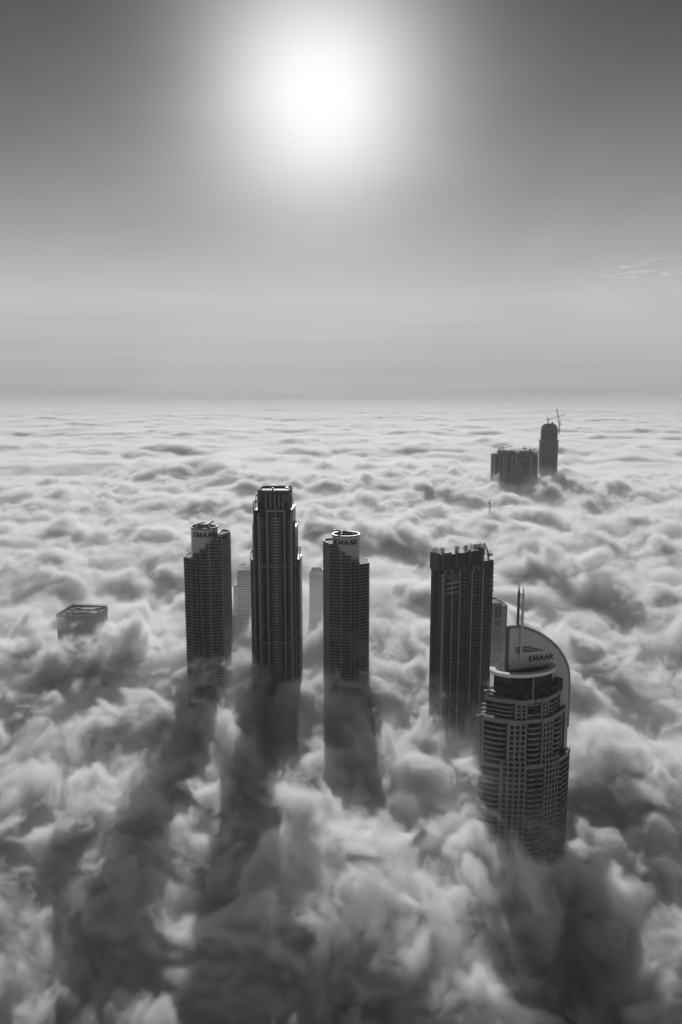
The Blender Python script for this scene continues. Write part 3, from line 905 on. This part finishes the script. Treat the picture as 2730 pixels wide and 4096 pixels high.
# ------------------------------------------------------------------ misty buildings behind, low block on the left
def misty():
    Y = 905.
    X = lambda a: P(880 + a / 3.564, 2330, Y).x
    Z = lambda b: P(960, 2150 + b / 3.564, Y).z
    cx = X(330)
    root = thing('banded_block', 'misty pale block with floor bands and a sloping roof behind the tallest tower', 'building', (cx, Y, 0), R(3))
    x = lambda a: X(a) - cx
    MB().box(x(250), x(500), 0, 38, 0, Z(470)).build('wall', M['slab'], root)
    rf = MB(); a, b = x(250), x(500)
    rf.add([(a, 0, Z(470)), (b, 0, Z(470)), (b, 38, Z(470)), (a, 38, Z(470)), (a + 22, 12, Z(452)), (b - 14, 12, Z(452)), (b - 14, 30, Z(452)), (a + 22, 30, Z(452))],
           [(0, 1, 5, 4), (1, 2, 6, 5), (2, 3, 7, 6), (3, 0, 4, 7), (4, 5, 6, 7)])
    rf.build('roof', M['slab'], root)
    MB().box(x(252), x(498), -.5, -.02, Z(474), Z(466)).build('parapet', M['pale'], root)
    for k in range(16):
        z = 640 + k * 37.
        s_ = 10 if k < 4 else 22
        MB().box(x(252), x(500), -.2, -.03, Z(z + 34), Z(z + 13)).build('window_band', M['glass'], root)
        MB().box(x(250 - s_), x(505), -2.2, -.02, Z(z + 10), Z(z)).build('balcony', M['pale'], root)
    MB().box(x(185), x(249.8), 6, 30, 0, Z(700)).build('wing', M['pale'], root)
    root2 = thing('low_block', 'small misty block with an arched front just right of the left curved tower', 'building', (X(130), Y - 40, 0), 0)
    x2 = lambda a: X(a) - X(130)
    MB().box(x2(90), x2(178), 0, 20, 0, Z(752)).build('wall', M['light'], root2)
    MB().box(x2(88), x2(180), -.6, 20.6, Z(752), Z(742)).build('cornice', M['light'], root2)
    for k in range(3): MB().box(x2(100 + k * 26), x2(112 + k * 26), -.3, -.02, Z(900), Z(775)).build('window', M['glass'], root2)
    root3 = thing('terraced_block', 'misty terraced block with curved wavy floors below the banded pale block', 'building', (X(240), Y - 70, 0), 0)
    x3 = lambda a: X(a) - X(240)
    for k in range(9):
        z = 940 + k * 36
        pts = [(x3(150 + 200 * i / 12), -3 - 5 * math.sin(math.pi * i / 6) ** 2 - k * .8) for i in range(13)]
        MB().prism(pts + [(x3(350), 20), (x3(150), 20)], Z(z + 20), Z(z - 10 + 15 * (k == 0))).build('floor_slab', M['light'], root3)
    MB().box(x3(158), x3(345), -1, 19, 0, Z(950)).build('wall', M['light'], root3)
    Yd = 960.
    Xd = lambda a: P(880 + a / 3.564, 2330, Yd).x
    Zd = lambda b: P(1250, 2150 + b / 3.564, Yd).z
    cx = Xd(1390)
    r4 = thing('plain_block', 'plain misty flat-topped block behind the left edge of the middle curved tower', 'building', (cx, Yd, 0), R(-4))
    xd = lambda a: Xd(a) - cx
    MB().box(xd(1276), xd(1520), 0, 30, 0, Zd(508)).build('wall', M['light'], r4)
    p = [(xd(1274), -.6), (xd(1522), -.6), (xd(1522), 30.6), (xd(1274), 30.6)]
    MB().ring(p, scale(p, -2.), Zd(508), Zd(500)).build('parapet', M['slab'], r4)
    MB().prism([(xd(1277), .6), (xd(1519), .6), (xd(1519), 29.4), (xd(1277), 29.4)], Zd(508) + .02, Zd(507)).build('roof', M['roof'], r4)
    MB().box(xd(1450), xd(1500), 6, 16, Zd(508), Zd(470)).build('roof_box', M['light'], r4)
    for k in range(12):
        MB().box(xd(1282), xd(1514), -.15, -.03, Zd(586 + k * 34), Zd(564 + k * 34)).build('window_band', M['dark'], r4)
        MB().box(xd(1280), xd(1516), -.3, -.02, Zd(560 + k * 34), Zd(553 + k * 34)).build('floor_band', M['slab'], r4)
    for q in (1310, 1352, 1394, 1436): MB().box(xd(q), xd(q + 5), -.5, -.31, 0, Zd(520)).build('pilaster', M['slab'], r4)
    # low block on the left
    Yl = 836.
    Xl = lambda a: P(150 + a / 3.92, 2466, Yl).x
    Zl = lambda b: P(300, 2300 + b / 3.92, Yl).z
    zt = Zl(655)
    cx = Xl(700)
    r5 = thing('flat_roofed_block', 'dark flat-roofed block whose top just clears the fog at the far left', 'building', (cx, Yl, 0), R(0))
    x = lambda a: Xl(a) - cx
    def bp(u, v):                            # roof corner seen at (u, v), at the height of the roof
        d = P(u, v, 1000.) - Vector((0, 0, ZC))
        q = Vector((0, 0, ZC)) + d * ((zt - ZC) / d.z)
        return (q.x - cx, q.y - Yl)
    k5 = lambda a, b: bp(150 + a / 3.92, 2300 + b / 3.92)
    pl = [k5(300, 655), k5(870, 668), k5(1100, 560), k5(1096, 512), k5(560, 490)]
    print('low block', pl)
    MB().prism(pl, 0, zt).build('wall', M['mid'], r5)
    o = scale(pl, .7)
    MB().ring(o, scale(o, -1.6), zt + .02, zt + 2.2).build('parapet', M['mid'], r5)
    for a, b, w_, h_, mt in ((800, 552, 9, 2.4, 'light'), (700, 600, 10, 2.2, 'mid'), (890, 606, 4, 2.0, 'light')):
        px, py = k5(a, b)
        MB().box(px - w_, px + w_, py - 4, py + 4, zt + .02, zt + h_).build('roof_box', M[mt], r5)
    m = MB()
    for a, b, w_, h_ in ((480, 600, 4, 1.8), (560, 570, 3, 2.6), (640, 530, 3, 1.5), (960, 540, 3, 2.2), (1000, 580, 2, 1.4), (420, 635, 2.5, 1.6)):
        px, py = k5(a, b)
        MB().box(px - w_, px + w_, py - 2, py + 2, zt + .02, zt + h_).build('cooling_unit', M['slab'], r5)
    px, py = k5(700, 640); qx, qy = k5(960, 600)
    MB().beam((px, py, zt + .9), (qx, qy, zt + .9), .6, 6).build('duct', M['light'], r5)
    for e0, e1 in ((pl[3], pl[4]), (pl[4], pl[0])):
        for i in range(15):
            t = i / 14
            xx, yy = e0[0] + (e1[0] - e0[0]) * t, e0[1] + (e1[1] - e0[1]) * t
            m.beam((xx, yy, zt), (xx, yy, zt + 3.8), .2, 4)
        m.beam((*e0, zt + 3.7), (*e1, zt + 3.7), .2, 4)
    m.build('roof_railing', M['slab'], r5)


misty()

# ------------------------------------------------------------------ sea of fog
AF = 178.0
# broad swells and hollows of the fog: x, y, radius x, radius y, height
MOUNDS = [
    (71, 399, 18, 18, 58),      # plume against the left flank of the nearest tower
    (110, 400, 150, 110, 17),
    (172, 425, 36, 46, -56),    # hollow on its right
    (-40, 330, 120, 60, 12),
    (95, 560, 60, 45, 10),
    (-262, 784, 130, 32, 50), (-290, 715, 170, 60, 30),
    (6, 362, 72, 58, 46), (-150, 470, 40, 70, 22),
    (-70, 655, 130, 45, 7),
    (346, 1735, 80, 50, 34), (425, 1690, 70, 50, 32),
    (-60, 1000, 120, 60, 8),
    (-250, 560, 120, 60, 8),
]


# thin veils of mist: x, y, z, radii, strength
VEILS = [(-105, 830, 205, 55, 45, 45, .022), (-25, 880, 205, 55, 60, 50, .026), (172, 700, 190, 40, 40, 50, .008)]


def height(g, pos, mounds=True):
    """top of the fog over the ground; shared by the fog volumes and the deck under them"""
    x, y, z = g.sep(pos)
    p = g.comb(x, y, 0.)
    _, wc = g.noise(p, 1 / 300, 2)
    p2 = g.v('ADD', p, g.v('MULTIPLY', wc, (70, 70, 0)))
    a, _ = g.noise(p2, 1 / 520, 1.5)
    b, _ = g.noise(g.v('MULTIPLY', p2, (.75, 1., 1.)), 1 / 190, 2.6, .5)
    c, _ = g.noise(g.v('MULTIPLY', p, (.5, 1., 1.)), 1 / 1600, 2)
    far = g.m('MULTIPLY', g.map(y, 700, 7000, .92, .22), g.map(c, -.30, .35, .25, 1.35, 'LINEAR'))
    e, _ = g.noise(g.v('MULTIPLY', p2, (.30, 1., 1.)), 1 / 520, 2.6, .5)
    fy = g.map(y, 1500, 6000, 0., .85)
    b = g.m('ADD', g.m('MULTIPLY', g.m('ABSOLUTE', b), g.m('SUBTRACT', 1., fy)), g.m('MULTIPLY', g.m('ABSOLUTE', e), fy))
    a = g.m('MULTIPLY_ADD', c, g.map(y, 800, 3000, 0., 1.3), a)
    h = g.m('ADD', g.m('MULTIPLY', a, 26), g.m('MULTIPLY', g.m('MULTIPLY', g.m('ABSOLUTE', b), far), 70))
    h = g.m('ADD', h, AF - 26)
    if mounds:
        hn, _ = g.noise(g.v('MULTIPLY', p, (1., .8, 1.)), 1 / 230, 2, .5)
        h = g.m('MULTIPLY_ADD', g.m('MULTIPLY', g.map(hn, .0, .5, 0., 1.), g.map(y, 450, 1000, 1., 0.)), -46., h)
    for mx, my, rx, ry, am in (MOUNDS if mounds else ()):
        dx = g.m('MULTIPLY', g.m('SUBTRACT', x, float(mx)), 1 / rx)
        dy = g.m('MULTIPLY', g.m('SUBTRACT', y, float(my)), 1 / ry)
        r2 = g.m('ADD', g.m('MULTIPLY', dx, dx), g.m('MULTIPLY', dy, dy))
        h = g.m('MULTIPLY_ADD', g.m('EXPONENT', g.m('MULTIPLY', r2, -1.)), float(am), h)
    return h, x, y, z


def tree(name):
    t = bpy.data.node_groups.new(name, 'GeometryNodeTree')
    t.is_modifier = True
    for io in ('INPUT', 'OUTPUT'): t.interface.new_socket('Geometry', in_out=io, socket_type='NodeSocketGeometry')
    return t


def fogmat(name, dens, an):
    m = bpy.data.materials.new(name); m.use_nodes = True
    nt = m.node_tree; nt.nodes.clear()
    pv = nt.nodes.new('ShaderNodeVolumePrincipled')
    pv.inputs['Color'].default_value = (.995, .995, .995, 1)
    pv.inputs['Density'].default_value, pv.inputs['Anisotropy'].default_value = dens, an
    out = nt.nodes.new('ShaderNodeOutputMaterial'); nt.links.new(pv.outputs[0], out.inputs['Volume'])
    return m


def fog(name, mn, mx, vox, mat, fade, wave, amp, soft, octv, mist, warp=.28, fine=0., stretch=.85):
    t = tree(name); g = G(t)
    pos = g.n('GeometryNodeInputPosition').outputs[0]
    h, x, y, z = height(g, pos, fade[0] < 6000)
    _, wv = g.noise(pos, 1 / (wave * 1.1), 3, .55)
    q = g.v('MULTIPLY', g.v('ADD', pos, g.v('MULTIPLY', wv, (wave * warp,) * 3)), (stretch, 1, 1.25))
    d1, _ = g.noise(q, 1 / wave, octv, (.62 if octv > 5 else .57))
    d1 = g.m('SUBTRACT', g.m('MULTIPLY', g.m('ABSOLUTE', d1), amp), amp * .22)
    if fade[2] < 5000: d1 = g.m('MULTIPLY', d1, g.map(y, 1200, 3100, 1., .42, 'LINEAR'))
    elif fade[2] < 20000: d1 = g.m('MULTIPLY', d1, g.map(y, 3000, 8000, 1.25, .6, 'LINEAR'))
    s = g.m('SUBTRACT', g.m('ADD', h, d1), z)
    den = g.map(s, -3., soft, 0., 1., 'LINEAR')
    if fine:                                 # torn, wispy edges
        f1, _ = g.noise(g.v('MULTIPLY', q, (1., 1., .7)), 1 / (38. if fade[0] < 600 else 70.), 6, .70)
        den = g.m('MULTIPLY', den, g.map(f1, -fine, fine * .75, .0, 1.8, 'LINEAR'))
    if mist: den = g.m('ADD', den, g.m('MULTIPLY', g.map(s, -mist[1], 0., 0., 1.), mist[0]))
    if fade[0] < 600:
        for vx, vy, vz, ra, rb, rc, am in VEILS:
            d2 = g.v('MULTIPLY', g.v('SUBTRACT', pos, (vx, vy, vz)), (1 / ra, 1 / rb, 1 / rc))
            den = g.m('MAXIMUM', den, g.m('MULTIPLY', g.m('EXPONENT', g.m('MULTIPLY', g.v('DOT_PRODUCT', d2, d2), -1.)), am))
    den = g.m('MULTIPLY', den, g.m('MULTIPLY', g.map(y, fade[0], fade[1], 0., 1., 'LINEAR'), g.map(y, fade[2], fade[3], 1., 0., 'LINEAR')))
    vc = g.n('GeometryNodeVolumeCube')
    t.links.new(den, vc.inputs['Density'])
    vc.inputs['Min'].default_value, vc.inputs['Max'].default_value = mn, mx
    for i, k in enumerate('XYZ'): vc.inputs['Resolution ' + k].default_value = max(4, int((mx[i] - mn[i]) / vox[i]))
    sm = g.n('GeometryNodeSetMaterial'); sm.inputs['Material'].default_value = mat
    t.links.new(vc.outputs[0], sm.inputs[0])
    t.links.new(sm.outputs[0], g.n('NodeGroupOutput').inputs[0])
    vd = bpy.data.volumes.new(name)
    o = bpy.data.objects.new(name, vd)
    C.objects.link(o)
    vd.materials.append(mat)
    o.modifiers.new('fog', 'NODES').node_group = t
    o['kind'] = 'stuff'
    return o


FM = fogmat('fog', .06, .30)
FN = fogmat('fog', .20, .30)
FC = fogmat('fog', .12, .30)
FA = fogmat('fog', .23, .30)
fog('near_fog_bank', (-320, 170, 92), (320, 530, 262), (1.5, 1.5, 1.5), FA, (150, 225, 480, 525), 85., 84., 24., 6, (.013, 60), .42, .31)
fog('fog_bank', (-540, 475, 96), (540, 960, 265), (2.4, 2.4, 2.4), FN, (480, 525, 850, 950), 85., 84., 24., 5, (.013, 60), .42, .33)
fog('cloud_bank', (-1680, 850, 110), (1680, 3300, 255), (6.2, 6.2, 4), FC, (850, 950, 2500, 3300), 120., 56., 24., 5, (.012, 45), .35, .5)
fog('far_cloud_bank', (-7100, 2500, 120), (7100, 14000, 245), (26, 26, 8), FM, (2500, 3300, 12500, 14000), 240., 50., 26., 6, None, .3, 0., .35)

fog('distant_cloud_bank', (-24000, 12300, 110), (24000, 52000, 260), (130, 130, 10), FM, (12500, 14000, 50000, 52000), 1500., 26., 30., 2, None, .3, 0., .35)

# opaque heart of the fog under its soft top, reaching to the horizon
rs = np.concatenate([np.geomspace(120, 3000, 300), np.geomspace(3000, 52000, 220)[1:]])
an = np.linspace(R(-65), R(65), 460)
rr, aa = np.meshgrid(rs, an, indexing='ij')
vv = np.stack([rr * np.sin(aa), rr * np.cos(aa), rr * 0], -1).reshape(-1, 3)
ii = np.arange(len(rs) * len(an)).reshape(len(rs), len(an))
qq = np.stack([ii[:-1, :-1], ii[1:, :-1], ii[1:, 1:], ii[:-1, 1:]], -1).reshape(-1, 4)[:, ::-1]
me = bpy.data.meshes.new('cloud_deck')
me.from_pydata(vv.tolist(), [], qq.tolist())
deck = bpy.data.objects.new('cloud_deck', me)
C.objects.link(deck)
deck['kind'] = 'structure'
me.materials.append(grey('deep_fog', .45, 1., .03, .01, 0.))
t = tree('cloud_deck'); g = G(t)
h, x, y, z = height(g, g.n('GeometryNodeInputPosition').outputs[0])
off = g.map(y, 2500, 3500, -62., -40.)
sp_ = g.n('GeometryNodeSetPosition')
t.links.new(g.n('NodeGroupInput').outputs[0], sp_.inputs[0])
t.links.new(g.comb(0., 0., g.m('ADD', h, off)), sp_.inputs['Offset'])
ss = g.n('GeometryNodeSetShadeSmooth')
t.links.new(sp_.outputs[0], ss.inputs[0])
t.links.new(ss.outputs[0], g.n('NodeGroupOutput').inputs[0])
deck.modifiers.new('swell', 'NODES').node_group = t

# ------------------------------------------------------------------ air
hm = fogmat('haze', 6.2e-5, .1)
hm.node_tree.nodes['Principled Volume'].inputs['Color'].default_value = (.76, .76, .76, 1)
hz = MB().box(-40000, 40000, -300, 60000, 1, ZC + 8).build('haze', hm, None, kind='stuff')
